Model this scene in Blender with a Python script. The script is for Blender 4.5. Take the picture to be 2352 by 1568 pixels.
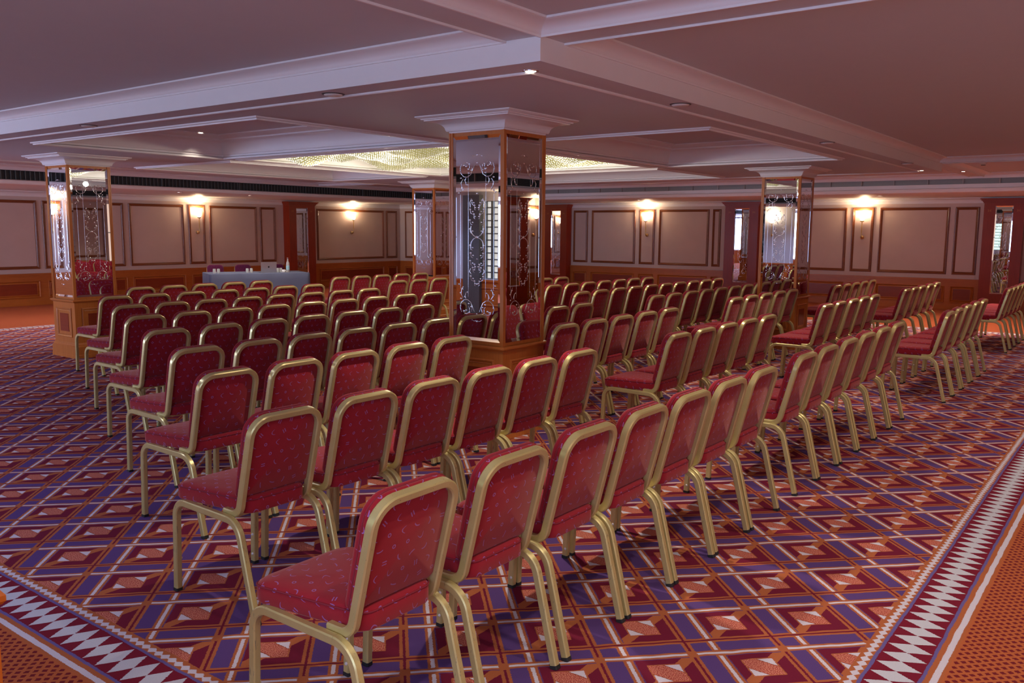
import bpy, bmesh, math, random
from mathutils import Vector, Matrix
PI = math.pi
random.seed(7)
C = bpy.context.scene.collection
for o in list(bpy.data.objects): bpy.data.objects.remove(o)

# ---------------------------------------------------------------- camera
cd = bpy.data.cameras.new('camera'); cam = bpy.data.objects.new('camera', cd); C.objects.link(cam)
R_ = Vector((0.60254845, -0.79805373, 0.00675354)); U_ = Vector((0.0990096, 0.08314596, 0.9916067)); F_ = Vector((0.79191695, 0.59682242, -0.12911445))
M = Matrix((R_, U_, -F_)).transposed().to_4x4(); M.translation = Vector((0, 0, 1.73)); cam.matrix_world = M
cd.sensor_width = 36; cd.lens = 36 * 1975.6754 / 2352; cd.shift_x = 0.0003; cd.clip_start = .05; cd.clip_end = 200
bpy.context.scene.camera = cam

# ---------------------------------------------------------------- world, exposure
w = bpy.data.worlds.new('world'); bpy.context.scene.world = w; w.use_nodes = True
w.node_tree.nodes['Background'].inputs[0].default_value = (.55, .6, .8, 1); w.node_tree.nodes['Background'].inputs[1].default_value = .3
vs = bpy.context.scene.view_settings
vs.view_transform = 'Standard'; vs.look = 'None'; vs.gamma = 1; vs.use_curve_mapping = False; vs.exposure = 0.56

# ---------------------------------------------------------------- lamps
def area(loc, rot, sx, sy, power, col, name='daylight_lamp', spread=PI):
    l = bpy.data.lights.new(name, 'AREA'); l.shape = 'RECTANGLE'; l.size = sx; l.size_y = sy; l.energy = power; l.color = col; l.spread = spread
    o = bpy.data.objects.new(name, l); C.objects.link(o); o.location = loc; o.rotation_euler = rot; return o
def spot(loc, power, col, ang=100, blend=.6, r=.04, name='overhead_spot'):
    l = bpy.data.lights.new(name, 'SPOT'); l.energy = power; l.color = col; l.spot_size = math.radians(ang); l.spot_blend = blend; l.shadow_soft_size = r
    o = bpy.data.objects.new(name, l); C.objects.link(o); o.location = loc; return o
COOL = (.50, .62, 1.0); WARM = (1.0, .74, .50); NEUT = (1.0, .86, .72)
# emissive panes (windows, lit shelves, unseen added fill panels) stand in the near-left wall (x = -2.75) and near-right wall (y = -3.67)
for x, y in ((-1.5, 9.6), (-1.5, 11.6)): spot((x, y, 2.44), 70, COOL, 130, .8)  # unseen cool spots added to brighten the grey wall the mirrors reflect
CX, CY = 9.318, 8.09          # centre of the column square
DL_BACK = [(-.9, 1.0), (1.5, -1.2), (-.9, 4.5), (1.2, .9), (-.9, 8), (1.4, 6.2), (1.4, 10.5), (3.0, 14.9), (7.0, 14.9), (11.5, 14.9), (5.0, -1.2), (2.7, .7), (5.2, .9), (9.0, -1.2), (13.0, -1.2), (17.0, 2.2), (16.4, 6.4), (16.4, 10.5), (8.0, 1.2), (11.6, 1.2)]  # spots without fixtures, some added to brighten the front row
for x, y in DL_BACK: spot((x, y, 2.80), 130 if y > 14 or x > 16 else 85 if y < 0 else 40 if (2 < x < 6 and y < 1) else 75 if x < 3.1 and y > 2 else 42, (.60, .66, 1.) if x < 3.1 and 2 < y < 14 else NEUT, 125, .8)

# ---------------------------------------------------------------- shader helpers
class X:
    """a node socket or number with arithmetic"""
    def __init__(s, nt, v): s.nt = nt; s.v = v
    def _op(s, op, *a, clamp=False):
        n = s.nt.nodes.new('ShaderNodeMath'); n.operation = op; n.use_clamp = clamp
        for i, q in enumerate((s,) + a):
            q = q.v if isinstance(q, X) else q
            if isinstance(q, (int, float)): n.inputs[i].default_value = q
            else: s.nt.links.new(q, n.inputs[i])
        return X(s.nt, n.outputs[0])
    def __add__(s, o): return s._op('ADD', o)
    __radd__ = __add__
    def __sub__(s, o): return s._op('SUBTRACT', o)
    def __rsub__(s, o): return X(s.nt, o)._op('SUBTRACT', s)
    def __mul__(s, o): return s._op('MULTIPLY', o)
    __rmul__ = __mul__
    def __truediv__(s, o): return s._op('DIVIDE', o)
    def __lt__(s, o): return s._op('LESS_THAN', o)
    def __gt__(s, o): return s._op('GREATER_THAN', o)
    def abs(s): return s._op('ABSOLUTE')
    def frac(s): return s._op('FRACT')
    def floor(s): return s._op('FLOOR')
    def max(s, o): return s._op('MAXIMUM', o)
    def min(s, o): return s._op('MINIMUM', o)
    def sin(s): return s._op('SINE')
    def cos(s): return s._op('COSINE')
    def sqrt(s): return s._op('SQRT')
    def inv(s): return 1.0 - s
class Mat:
    def __init__(s, name, rough=.5, metal=0., col=(.8, .8, .8), **kw):
        s.m = bpy.data.materials.new(name); s.m.use_nodes = True; s.nt = s.m.node_tree
        s.b = s.nt.nodes['Principled BSDF']; s.set('Roughness', rough); s.set('Metallic', metal)
        s.set('Base Color', (*col, 1))
        for k, v in kw.items(): s.set(k.replace('_', ' '), v)
    def set(s, k, v):
        if isinstance(v, X): v = v.v
        i = s.b.inputs[k]
        if isinstance(v, bpy.types.NodeSocket): s.nt.links.new(v, i)
        else: i.default_value = v
    def node(s, t, **kw):
        n = s.nt.nodes.new(t)
        for k, v in kw.items():
            if k.startswith('i_'):
                i = n.inputs[k[2:].replace('_', ' ')]
                if isinstance(v, X): v = v.v
                if isinstance(v, bpy.types.NodeSocket): s.nt.links.new(v, i)
                else: i.default_value = v
            else: setattr(n, k, v)
        return n
    def coords(s, which='Object'):
        return s.node('ShaderNodeTexCoord').outputs[which]
    def xyz(s, sock):
        n = s.node('ShaderNodeSeparateXYZ', i_Vector=sock); return [X(s.nt, n.outputs[i]) for i in range(3)]
    def vec(s, x, y, z=0.):
        n = s.node('ShaderNodeCombineXYZ')
        for i, q in enumerate((x, y, z)):
            if isinstance(q, X): q = q.v
            if isinstance(q, (int, float)): n.inputs[i].default_value = q
            else: s.nt.links.new(q, n.inputs[i])
        return n.outputs[0]
    def noise(s, vec, scale, detail=3., rough=.5, dist=0.):
        n = s.node('ShaderNodeTexNoise', i_Vector=vec, i_Scale=scale, i_Detail=detail, i_Roughness=rough, i_Distortion=dist)
        return X(s.nt, n.outputs['Fac'])
    def mix(s, fac, a, b):
        n = s.node('ShaderNodeMix', data_type='RGBA')
        for i, q in ((0, fac), (6, a), (7, b)):
            if isinstance(q, X): q = q.v
            if isinstance(q, (int, float)): n.inputs[i].default_value = q
            elif isinstance(q, tuple): n.inputs[i].default_value = (*q, 1) if len(q) == 3 else q
            else: s.nt.links.new(q, n.inputs[i])
        return n.outputs[2]
    def bump(s, h, strength=.3, dist=.01):
        if isinstance(h, X): h = h.v
        n = s.node('ShaderNodeBump', i_Strength=strength, i_Distance=dist, i_Height=h); s.nt.links.new(n.outputs[0], s.b.inputs['Normal'])
def sc(r, g, b):     # sRGB 0-255 to linear
    f = lambda c: ((c/255)/12.92 if c/255 <= .04045 else ((c/255+.055)/1.055)**2.4)
    return (f(r), f(g), f(b))

MT = {}
def simple(name, col, rough=.5, metal=0., grain=0., gscale=40., **kw):
    m = Mat(name, rough, metal, col, **kw)
    if grain:
        n = m.noise(m.coords(), gscale, 4)
        m.set('Base Color', m.mix(n, tuple(c*(1-grain) for c in col), tuple(min(1, c*(1+grain)) for c in col)))
    MT[name] = m.m; return m
simple('ceiling_paint', (.60, .62, .65), .75, grain=.02, gscale=6)
simple('trim_paint', (.80, .77, .77), .45, grain=.02, gscale=9)
simple('dark_void', (.03, .036, .042), .7)
simple('grille_dark', (.10, .115, .12), .45, .3, grain=.2)
simple('grille_grey', (.36, .32, .30), .5, .2, grain=.1)
simple('black_rubber', (.012, .012, .013), .6, grain=.2)
simple('white_plastic', (.7, .68, .66), .4)
simple('brass', (.62, .42, .18), .28, .9, grain=.1)
simple('chrome', (.75, .76, .80), .08, 1.)
simple('silver_laptop', (.48, .46, .50), .32, .85, grain=.04)
simple('dark_screen', (.01, .01, .012), .15)
simple('ceramic', (.75, .75, .75), .2)
simple('board_underside', (.03, .02, .02), .8)

def wood(name, c1, c2, axis='z', rough=.3, scale=1.):
    m = Mat(name, rough, 0, c1, Coat_Weight=.06 if 'mahog' in name else .2, Coat_Roughness=.2); m.set('Specular IOR Level', .3)
    x, y, z = m.xyz(m.coords())
    if axis == 'z': v = m.vec(x*38*scale, y*38*scale, z*2.2*scale)
    else: v = m.vec(x*3*scale, y*3*scale, z*40*scale)
    n = m.noise(v, 1.0, 5, .6, 1.2); n2 = m.noise(m.coords(), 1.7, 2)
    k = (n*1.3 - .15)*.75 + n2*.3
    m.set('Base Color', m.mix(k, c1, c2)); m.bump(n, .04, .002)
    MT[name] = m.m
wood('oak_wood', sc(172, 90, 34), sc(208, 128, 62), 'z')
wood('oak_rail', sc(160, 80, 30), sc(198, 114, 50), 'x')
wood('mahogany_wood', sc(118, 32, 12), sc(160, 54, 24), 'z')
wood('walnut_moulding', sc(104, 52, 26), sc(142, 82, 46), 'x', .35)
wood('panel_veneer', sc(120, 40, 20), sc(156, 64, 34), 'x')
wood('counter_wood', sc(170, 80, 20), sc(200, 104, 36), 'z')

# wall cloth
m = Mat('wall_cloth', .85, 0, (.5, .4, .35)); x, y, z = m.xyz(m.coords())
wv = ((x+y)*900.0).sin()*.5 + (z*700.0).sin()*.5; n = m.noise(m.coords(), 3, 3)
m.set('Base Color', m.mix(n, sc(196, 172, 160), sc(208, 184, 172))); m.bump(wv, .06, .001); MT['wall_cloth'] = m.m
simple('wall_grey', sc(190, 192, 200), .7, grain=.02, gscale=5)
simple('wall_paint', sc(206, 186, 176), .7, grain=.02, gscale=5)

# upholstery: crimson weave with small lilac squiggles, UV in metres
def upholstery(name, base1, base2, markc, amt):
    m = Mat(name, .88, 0, base1); m.set('Sheen Weight', .35); m.set('Sheen Roughness', .45); m.set('Sheen Tint', (1.0, .55, .45, 1)); m.set('Specular IOR Level', .15)
    uv = m.coords('UV'); u, v, _ = m.xyz(uv)
    s = .050
    mark = None
    col = (v/s).floor(); us = u/(s*1.25) + (col*.5).frac()
    cx_, cy_ = us.floor(), col
    wn = m.node('ShaderNodeTexWhiteNoise', noise_dimensions='2D', i_Vector=m.vec(cx_*1.0 + .37, cy_*1.0 + .71))
    rs = m.node('ShaderNodeSeparateColor'); m.nt.links.new(wn.outputs['Color'], rs.inputs[0])
    r1, r2, r3 = [X(m.nt, rs.outputs[i]) for i in range(3)]
    lx = (us.frac() - .5)*1.25; ly = (v/s).frac() - .5
    ang = r1*PI; c_, s_ = ang.cos(), ang.sin()
    a = lx*c_ + ly*s_; b = ly*c_ - lx*s_
    curve = (b - (a*a*3.2 - .08)*(r2 - .5)*3.0).abs()
    dash = (curve < .045)*(a.abs() < .27)
    ring = (((lx*lx + ly*ly).sqrt() - .12).abs() < .035)
    two = ((b.abs() - .10).abs() < .04)*(a.abs() < .2)
    isr = r3 > .88; ist = (r3 < .2)
    mark = isr*ring + isr.inv()*(ist*two + ist.inv()*dash)
    nz = m.noise(uv, 900, 2); n2 = m.noise(uv, 25, 3)
    base = m.mix(n2, base1, base2)
    fine = m.mix(nz, tuple(c*.75 for c in base1), tuple(c*1.25 for c in base2))
    base = m.mix(.5, base, fine)
    m.set('Base Color', m.mix(mark*amt*(nz > .42), base, markc))
    m.bump(nz + mark*.5, .25, .001); MT[name] = m.m
upholstery('crimson_upholstery', sc(134, 22, 38), sc(154, 32, 44), sc(150, 118, 190), .7)
upholstery('purple_upholstery', sc(82, 22, 58), sc(94, 28, 64), sc(130, 90, 150), .3)
simple('piping_cloth', sc(128, 26, 44), .9, grain=.1)

m = Mat('champagne_metal', .3, .5, sc(214, 190, 128)); n = m.noise(m.coords(), 12, 5); n2 = m.noise(m.coords(), 140, 2)
m.set('Base Color', m.mix(n, sc(196, 180, 116), sc(216, 204, 144))); m.set('Roughness', n2*.12 + .24); MT['champagne_metal'] = m.m
# leg metal with rubbed marks where chairs are stacked
m = Mat('worn_champagne_metal', .34, .5, sc(214, 190, 128)); x, y, z = m.xyz(m.coords())
n = m.noise(m.coords(), 12, 5); st = m.noise(m.vec(x*160, y*160, z*22), 1, 4, .65)
wear = (st > .62)*((z - .30).abs() < .13)
m.set('Base Color', m.mix(wear*.6, m.mix(n, sc(196, 180, 116), sc(216, 204, 144)), sc(120, 122, 104))); MT['worn_champagne_metal'] = m.m

simple('table_cloth', sc(92, 98, 122), .92, grain=.18, gscale=260)
m = Mat('mirror_glass', .012, 1., (.80, .82, .86)); n = m.noise(m.coords(), 1.2, 2)
m.set('Base Color', m.mix(n, (.72, .74, .80), (.84, .84, .86))); MT['mirror_glass'] = m.m
simple('etched_glass', (.86, .88, .92), .16, .85)
m = Mat('clear_glass', .05, 0, (.95, .97, .97)); m.set('Transmission Weight', .72); m.set('IOR', 1.45); MT['clear_glass'] = m.m
m = Mat('label_paper', .6, 0, sc(150, 190, 200)); MT['label_paper'] = m.m
def emit(name, col, st):
    m = Mat(name, .4, 0, col); m.set('Emission Color', (*col, 1)); m.set('Emission Strength', st); MT[name] = m.m; return m
emit('lit_lamp_glass', (1., .80, .55), 9)
emit('downlight_bulb', (1., .88, .70), 18)
emit('glowing_pane', (.50, .64, 1.), 4.0)  # glow of the cool panel added as fill
emit('bright_pane', (.50, .64, 1.), 11.0)
emit('warm_fill_pane', (1., .74, .56), .5)  # glow of the warm panel added as fill
emit('shelf_pane', (.75, 1., .9), .9)
emit('leaded_pane', (.9, .88, .8), .55)
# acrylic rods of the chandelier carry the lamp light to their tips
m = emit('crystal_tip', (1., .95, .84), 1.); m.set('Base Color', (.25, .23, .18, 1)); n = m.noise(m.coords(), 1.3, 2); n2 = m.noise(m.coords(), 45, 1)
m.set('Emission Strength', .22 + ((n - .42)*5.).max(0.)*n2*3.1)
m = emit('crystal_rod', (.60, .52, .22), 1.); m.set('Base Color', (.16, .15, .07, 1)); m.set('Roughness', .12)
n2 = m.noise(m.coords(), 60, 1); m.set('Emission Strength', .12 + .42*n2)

# ---------------------------------------------------------------- the carpet
m = Mat('patterned_carpet', .95, 0, (.2, .05, .08)); m.set('Specular IOR Level', .08)
x, y, z = m.xyz(m.coords())
wob = m.noise(m.coords(), 9, 2)*.012; jag = m.noise(m.coords(), 160, 1)*.008
x = x + wob + jag - .01; y = y + wob - jag - .002
PUR, MAR, ORA, WHI, SPK = sc(92, 66, 122), sc(112, 30, 54), sc(172, 98, 62), sc(206, 200, 212), sc(196, 120, 96)
P = .5546
a = ((x - y - 2.4275)/P); b = ((5.095 - x - y)/P)
fa, fb = a.frac(), b.frac()
def per(f, c): # distance on the unit circle
    d = (f - c).abs(); return d.min((d - 1.).abs())
wa, wb = per(fa, 0.), per(fb, 0.)
pile = m.noise(m.coords(), 420, 3, .7)
inA, inB = (per(fa, .365) < .30), (per(fb, .365) < .30)
maroon = inA*inB
col = m.mix(maroon, PUR, MAR)
# links and inner square
sq = (((fa - .345).abs()).max((fb - .345).abs()))
link = ((fa + fb - .72).abs() < .085)*maroon
col = m.mix(link, col, ORA)
col = m.mix(sq < .178, col, ORA)
spk = m.mix(m.noise(m.coords(), 260, 1) > .5, sc(214, 140, 116), sc(150, 50, 50))
col = m.mix(sq < .165, col, spk)
dd = (fa - fb).abs()
col = m.mix((sq < .165)*((dd - .16).abs() < .012), col, sc(150, 80, 60))
col = m.mix((sq < .160)*(dd > .165), col, WHI)
# stripe sets
sa, sb = per(fa, .715), per(fb, .715)
def put(c, mask, k): return m.mix(mask, c, k)
col = put(col, (sa < .05).v, ORA); col = put(col, (sb < .05).v, ORA)
gapA, gapB = (wb > .065), (wa > .065)
col = put(col, ((wa < .052)).v, ORA); col = put(col, ((wb < .052)).v, ORA)
col = put(col, ((sa < .014)*gapA).v, MAR); col = put(col, ((sb < .014)).v, MAR)
col = put(col, ((wa < .020)*(sb > .03)*(wb > .06)).v, WHI); col = put(col, ((wb < .020)*(sa > .055)).v, WHI)
# borders
X0, X1, Y0, Y1 = 1.792, 16.80, .838, 15.36
dx0, dx1, dy0, dy1 = X0 - x, x - X1, Y0 - y, y - Y1
dX = dx0.max(dx1); dY = dy0.max(dy1); d = dX.max(dY)
alongx = dY > dX
s_ = alongx*x + alongx.inv()*y
sg = (dy1 > dy0); sg2 = (dx1 > dx0); flip = alongx*sg + alongx.inv()*sg2.inv()
zp = .0476
fz = (s_/zp + .35).frac()
col = put(col, (d > -.030).v, ORA)
zd = (d.abs()/.021 + (fz - .5).abs()*2*.82)
col = put(col, (zd < .95).v, WHI)
scal = ((d - .034).abs()/.018 + (fz).min(1.0 - fz)*2) < .0
BLU = sc(104, 92, 148); MAB = sc(120, 30, 50)
col = put(col, (d > .022).v, BLU)
col = put(col, (d > .036).v, MAB)
t = (d - .040)/.170; lp = .0945
sflip = s_*(1.0 - flip*2)
fl = (sflip/lp).frac()
lo = ((fl - .5).abs()*2 + (t - .5).abs()*2) < 1.0
col = put(col, lo.v, sc(196, 198, 208))
col = put(col, (d > .214).v, BLU)
col = put(col, (d > .228).v, ORA)
col = put(col, ((d - .262).abs() < .0125).v, WHI)
ORB = sc(178, 96, 58); DOT = sc(112, 34, 42)
dp = .0465
qa, qb = ((x + y)/dp).frac() - .5, ((x - y)/dp).frac() - .5
dot = (qa.abs() < .29)*(qb.abs() < .29)*(d > .295)
col = put(col, (d > .285).v, ORB)
col = put(col, dot.v, DOT)
k = m.mix(pile, (.45, .45, .45), (1.5, 1.5, 1.5))
mul = m.node('ShaderNodeMix', data_type='RGBA', blend_type='MULTIPLY'); mul.inputs[0].default_value = 1.
m.nt.links.new(col, mul.inputs[6]); m.nt.links.new(k, mul.inputs[7])
m.set('Base Color', mul.outputs[2]); m.bump(pile, .35, .004); MT['patterned_carpet'] = m.m

# ---------------------------------------------------------------- mesh helpers
def link(name, bm, mat, parent=None, smooth=False):
    me = bpy.data.meshes.new(name); bmesh.ops.recalc_face_normals(bm, faces=bm.faces); bm.to_mesh(me); bm.free()
    for mm in (mat if isinstance(mat, (list, tuple)) else [mat]): me.materials.append(MT[mm])
    if smooth:
        for p in me.polygons: p.use_smooth = True
    o = bpy.data.objects.new(name, me); C.objects.link(o)
    if parent: o.parent = parent
    return o
def thing(name, label, cat, loc=(0, 0, 0), rz=0, group=None):
    o = bpy.data.objects.new(name, None); C.objects.link(o); o.location = loc; o.rotation_euler = (0, 0, rz); o.empty_display_size = .1
    o['label'] = label; o['category'] = cat
    if group: o['group'] = group
    return o
def tag(o, label, cat, group=None):
    o['label'] = label; o['category'] = cat
    if group: o['group'] = group
    return o
def struct(o): o['kind'] = 'structure'; return o
def box(bm, x0, x1, y0, y1, z0, z1, mi=0):
    vs_ = [bm.verts.new(p) for p in ((x0, y0, z0), (x1, y0, z0), (x1, y1, z0), (x0, y1, z0), (x0, y0, z1), (x1, y0, z1), (x1, y1, z1), (x0, y1, z1))]
    for f in ((0, 3, 2, 1), (4, 5, 6, 7), (0, 1, 5, 4), (1, 2, 6, 5), (2, 3, 7, 6), (3, 0, 4, 7)):
        bm.faces.new([vs_[i] for i in f]).material_index = mi
def B(*a):
    bm = bmesh.new(); box(bm, *a); return bm
def ring(bm, a0, a1, b0, b1, prof, fn=lambda a, b, c: (a, b, c), closed=True):
    """sweep a profile [(out, c)] round the rectangle a0..a1 x b0..b1 with mitred corners"""
    cols = []
    for o_, c in prof:
        cols.append([bm.verts.new(fn(*p, c)) for p in ((a0-o_, b0-o_), (a1+o_, b0-o_), (a1+o_, b1+o_), (a0-o_, b1+o_))])
    n = len(cols); rng = range(n) if closed else range(n-1)
    for i in rng:
        p, q = cols[i], cols[(i+1) % n]
        for k_ in range(4):
            j = (k_+1) % 4; bm.faces.new((p[k_], p[j], q[j], q[k_]))
    return cols
def RING(*a, **k):
    bm = bmesh.new(); ring(bm, *a, **k); return bm
def cap(bm, vs_): bm.faces.new(vs_)
def rounded(pts, rad, seg=6):
    pts = [Vector(p) for p in pts]; out = [pts[0]]
    for i in range(1, len(pts)-1):
        r = rad[i-1] if isinstance(rad, (list, tuple)) else rad
        a_, p, c_ = pts[i-1], pts[i], pts[i+1]; u = (a_-p).normalized(); v = (c_-p).normalized(); an = u.angle(v)
        t_ = r/math.tan(an/2); s0 = p+u*t_; s1 = p+v*t_; ce = p+(u+v).normalized()*(r/math.sin(an/2))
        d0 = s0-ce; d1 = s1-ce; tot = d0.angle(d1)
        for k_ in range(seg+1):
            f = k_/seg; out.append(ce + (d0*math.sin((1-f)*tot) + d1*math.sin(f*tot))/math.sin(tot))
    out.append(pts[-1]); return out
def sweep(bm, path, wa_, wb_, ref, ch=.006, caps=True, sec=None):
    """rectangular (chamfered) section along a path, parallel transported"""
    n = len(path); T = []
    for i in range(n):
        T.append(((path[min(i+1, n-1)]-path[i]).normalized() + (path[i]-path[max(i-1, 0)]).normalized()).normalized())
    A = Vector(ref); A = (A - T[0]*A.dot(T[0])).normalized(); rows_ = []
    if sec is None:
        w2, h2 = wa_/2, wb_/2; c = ch
        sec = [(w2, h2-c), (w2-c, h2), (-w2+c, h2), (-w2, h2-c), (-w2, -h2+c), (-w2+c, -h2), (w2-c, -h2), (w2, -h2+c)]
    for i in range(n):
        if i:
            q = T[i-1].rotation_difference(T[i]); A = (q @ A); A = (A - T[i]*A.dot(T[i])).normalized()
        Bv = T[i].cross(A)
        rows_.append([bm.verts.new(path[i]+A*p+Bv*q_) for p, q_ in sec])
    m_ = len(sec)
    for i in range(n-1):
        for k_ in range(m_):
            j = (k_+1) % m_; bm.faces.new((rows_[i][k_], rows_[i][j], rows_[i+1][j], rows_[i+1][k_]))
    if caps:
        bm.faces.new(rows_[0][::-1]); bm.faces.new(rows_[-1])
def circ(r, n): return [(r*math.cos(2*PI*i/n), r*math.sin(2*PI*i/n)) for i in range(n)]
def tube(bm, path, r, n=6, ref=(0, 0, 1)):
    path = [Vector(p) for p in path]; t_ = (path[1]-path[0]).normalized()
    if abs(t_.dot(Vector(ref))) > .95: ref = (1, 0, 0)
    sweep(bm, path, 0, 0, ref, sec=circ(r, n))
def lathe(bm, prof, cx=0, cy=0, n=16, cap_ends=True):
    rows_ = [[bm.verts.new((cx+r*math.cos(2*PI*i/n), cy+r*math.sin(2*PI*i/n), z)) for i in range(n)] for r, z in prof]
    for i in range(len(rows_)-1):
        for k_ in range(n):
            j = (k_+1) % n; bm.faces.new((rows_[i][k_], rows_[i][j], rows_[i+1][j], rows_[i+1][k_]))
    if cap_ends:
        bm.faces.new(rows_[0][::-1]); bm.faces.new(rows_[-1])
def smooth_angle(o, deg=35):
    me = o.data
    for p in me.polygons: p.use_smooth = True
    bm = bmesh.new(); bm.from_mesh(me)
    for e in bm.edges:
        if len(e.link_faces) == 2 and e.calc_face_angle(0) > math.radians(deg): e.smooth = False
    bm.to_mesh(me); bm.free(); return o

# ================================================================= ROOM SHELL
WX0, WX1, WY0, WY1 = -2.75, 21.38, -3.67, 19.85
ZS, ZF, ZC, ZR, ZL = 2.648, 2.781, 2.845, 2.92, 2.49
bm = bmesh.new(); box(bm, WX0-.3, WX1+.3, WY0-.3, WY1+.3, -.1, 0); struct(link('floor', bm, 'patterned_carpet'))
# ceiling slab above everything
ceil = bpy.data.objects.new('ceiling', None); C.objects.link(ceil); struct(ceil)
bm = bmesh.new(); box(bm, WX0-.3, WX1+.3, WY0-.3, WY1+.3, 3.05, 3.15); link('ceiling_slab', bm, 'ceiling_paint', ceil)
SX0, SX1, SY0, SY1 = 3.985, 14.65, 2.82, 13.36
# high ceiling plane around the soffit rectangle, cut in strips
bm = bmesh.new()
for r_ in ((WX0, SX0, WY0, WY1), (SX1, WX1, WY0, WY1), (SX0, SX1, WY0, SY0), (SX0, SX1, SY1, WY1)):
    box(bm, *r_, ZC, ZC+.03)
link('ceiling_panel', bm, 'ceiling_paint', ceil)
# main soffit: slab with four oblong coffers and the chandelier well cut out
H1, H0, HW = 4.73, 2.36, 1.96
coffers = [(CX-H1, CX-H0, CY-HW, CY+HW), (CX+H0, CX+H1, CY-HW, CY+HW), (CX-HW, CX+HW, CY-H1, CY-H0), (CX-HW, CX+HW, CY+H0, CY+H1)]
WELL = (CX-2.0, CX+2.0, CY-2.0, CY+2.0)
xs = sorted({SX0, SX1, CX-H1, CX-H0, CX+H0, CX+H1, CX-HW, CX+HW, WELL[0], WELL[1]}); ys = sorted({SY0, SY1, CY-H1, CY-H0, CY+H0, CY+H1, CY-HW, CY+HW, WELL[2], WELL[3]})
bm = bmesh.new()
for i in range(len(xs)-1):
    for j in range(len(ys)-1):
        mx, my = (xs[i]+xs[i+1])/2, (ys[j]+ys[j+1])/2
        if any(c[0] < mx < c[1] and c[2] < my < c[3] for c in coffers+[WELL]): continue
        vs_ = [bm.verts.new((px, py, ZS)) for px, py in ((xs[i], ys[j]), (xs[i], ys[j+1]), (xs[i+1], ys[j+1]), (xs[i+1], ys[j]))]
        bm.faces.new(vs_)
bmesh.ops.remove_doubles(bm, verts=bm.verts, dist=1e-4)
link('ceiling_soffit', bm, 'ceiling_paint', ceil)
# fascia round the soffit and crown on it
bm = RING(SX0, SX1, SY0, SY1, [(0, ZS), (0, ZC+.01)], closed=False); link('fascia', bm, 'trim_paint', ceil)
def crown_prof(z0, z1, out):
    h = z1-z0; P_ = [(0, z0-.012), (.012, z0-.012), (.012, z0)]
    for i in range(7):
        t_ = i/6*PI/2; P_.append((.016+(out-.034)*(1-math.cos(t_)), z0+.004+(h-.02)*math.sin(t_)))
    P_ += [(out-.012, z1-.012), (out, z1-.012), (out, z1+.01), (0, z1+.01)]; return P_
CR = crown_prof(ZF, ZC, .13)
def crown_line(bm, p0, p1, nrm, prof, m0=0, m1=0):
    """straight crown from p0 to p1 (xy), nrm = outward; m0/m1: mitre factors (+ lengthens with out)"""
    p0 = Vector(p0); p1 = Vector(p1); d_ = (p1-p0).normalized(); nv = Vector(nrm); A_ = []; B_ = []
    for o_, z_ in prof:
        a_ = p0 + nv*o_ - d_*o_*m0; b_ = p1 + nv*o_ + d_*o_*m1
        A_.append(bm.verts.new((a_.x, a_.y, z_))); B_.append(bm.verts.new((b_.x, b_.y, z_)))
    n = len(prof)
    for i in range(n):
        j = (i+1) % n; bm.faces.new((A_[i], A_[j], B_[j], B_[i]))
    bm.faces.new(A_[::-1]); bm.faces.new(B_)
# intermediate beams leave each soffit corner; the crowns line the coffers between them
BW = .235
bm = bmesh.new()
for (ax, sx) in ((SX0, -1), (SX1, 1)):
    for (ay, sy) in ((SY0, -1), (SY1, 1)):
        x_end = WX0 if sx < 0 else WX1; y_end = WY0 if sy < 0 else WY1
        a_, b_ = sorted((ax, x_end)); c_, d_ = sorted((ay, ay - sy*BW)); box(bm, a_, b_, c_, d_, ZF, ZC+.01)
        a_, b_ = sorted((ax, ax - sx*BW)); c_, d_ = sorted((ay, y_end)); box(bm, a_, b_, c_, d_, ZF, ZC+.01)
link('beam', bm, 'ceiling_paint', ceil)
bm = bmesh.new()
crown_line(bm, (SX0, SY0+BW), (SX0, SY1-BW), (-1, 0), CR, -1, -1); crown_line(bm, (SX0+BW, SY0), (SX1-BW, SY0), (0, -1), CR, -1, -1)
crown_line(bm, (SX1, SY0+BW), (SX1, SY1-BW), (1, 0), CR, -1, -1); crown_line(bm, (SX0+BW, SY1), (SX1-BW, SY1), (0, 1), CR, -1, -1)
for (ax, sx) in ((SX0, -1), (SX1, 1)):
    for (ay, sy) in ((SY0, -1), (SY1, 1)):
        x_end = -1.3 if sx < 0 else 18.4; y_end = -1.9 if sy < 0 else 16.9
        crown_line(bm, (ax, ay), (x_end, ay), (0, sy), CR, -1, 0); crown_line(bm, (ax, ay), (ax, y_end), (sx, 0), CR, -1, 0)
        crown_line(bm, (ax, ay-sy*BW), (x_end, ay-sy*BW), (0, -sy), CR, -1, 0); crown_line(bm, (ax-sx*BW, ay), (ax-sx*BW, y_end), (-sx, 0), CR, -1, 0)
smooth_angle(link('crown_moulding', bm, 'trim_paint', ceil))
# thin bead following the soffit edge
bm = RING(4.235, 14.40, 3.07, 13.11, [(0, ZS+.005), (0, ZS-.008), (.006, ZS-.014), (.020, ZS-.014), (.026, ZS-.008), (.026, ZS+.005)]); link('soffit_bead', bm, 'trim_paint', ceil)
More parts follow.
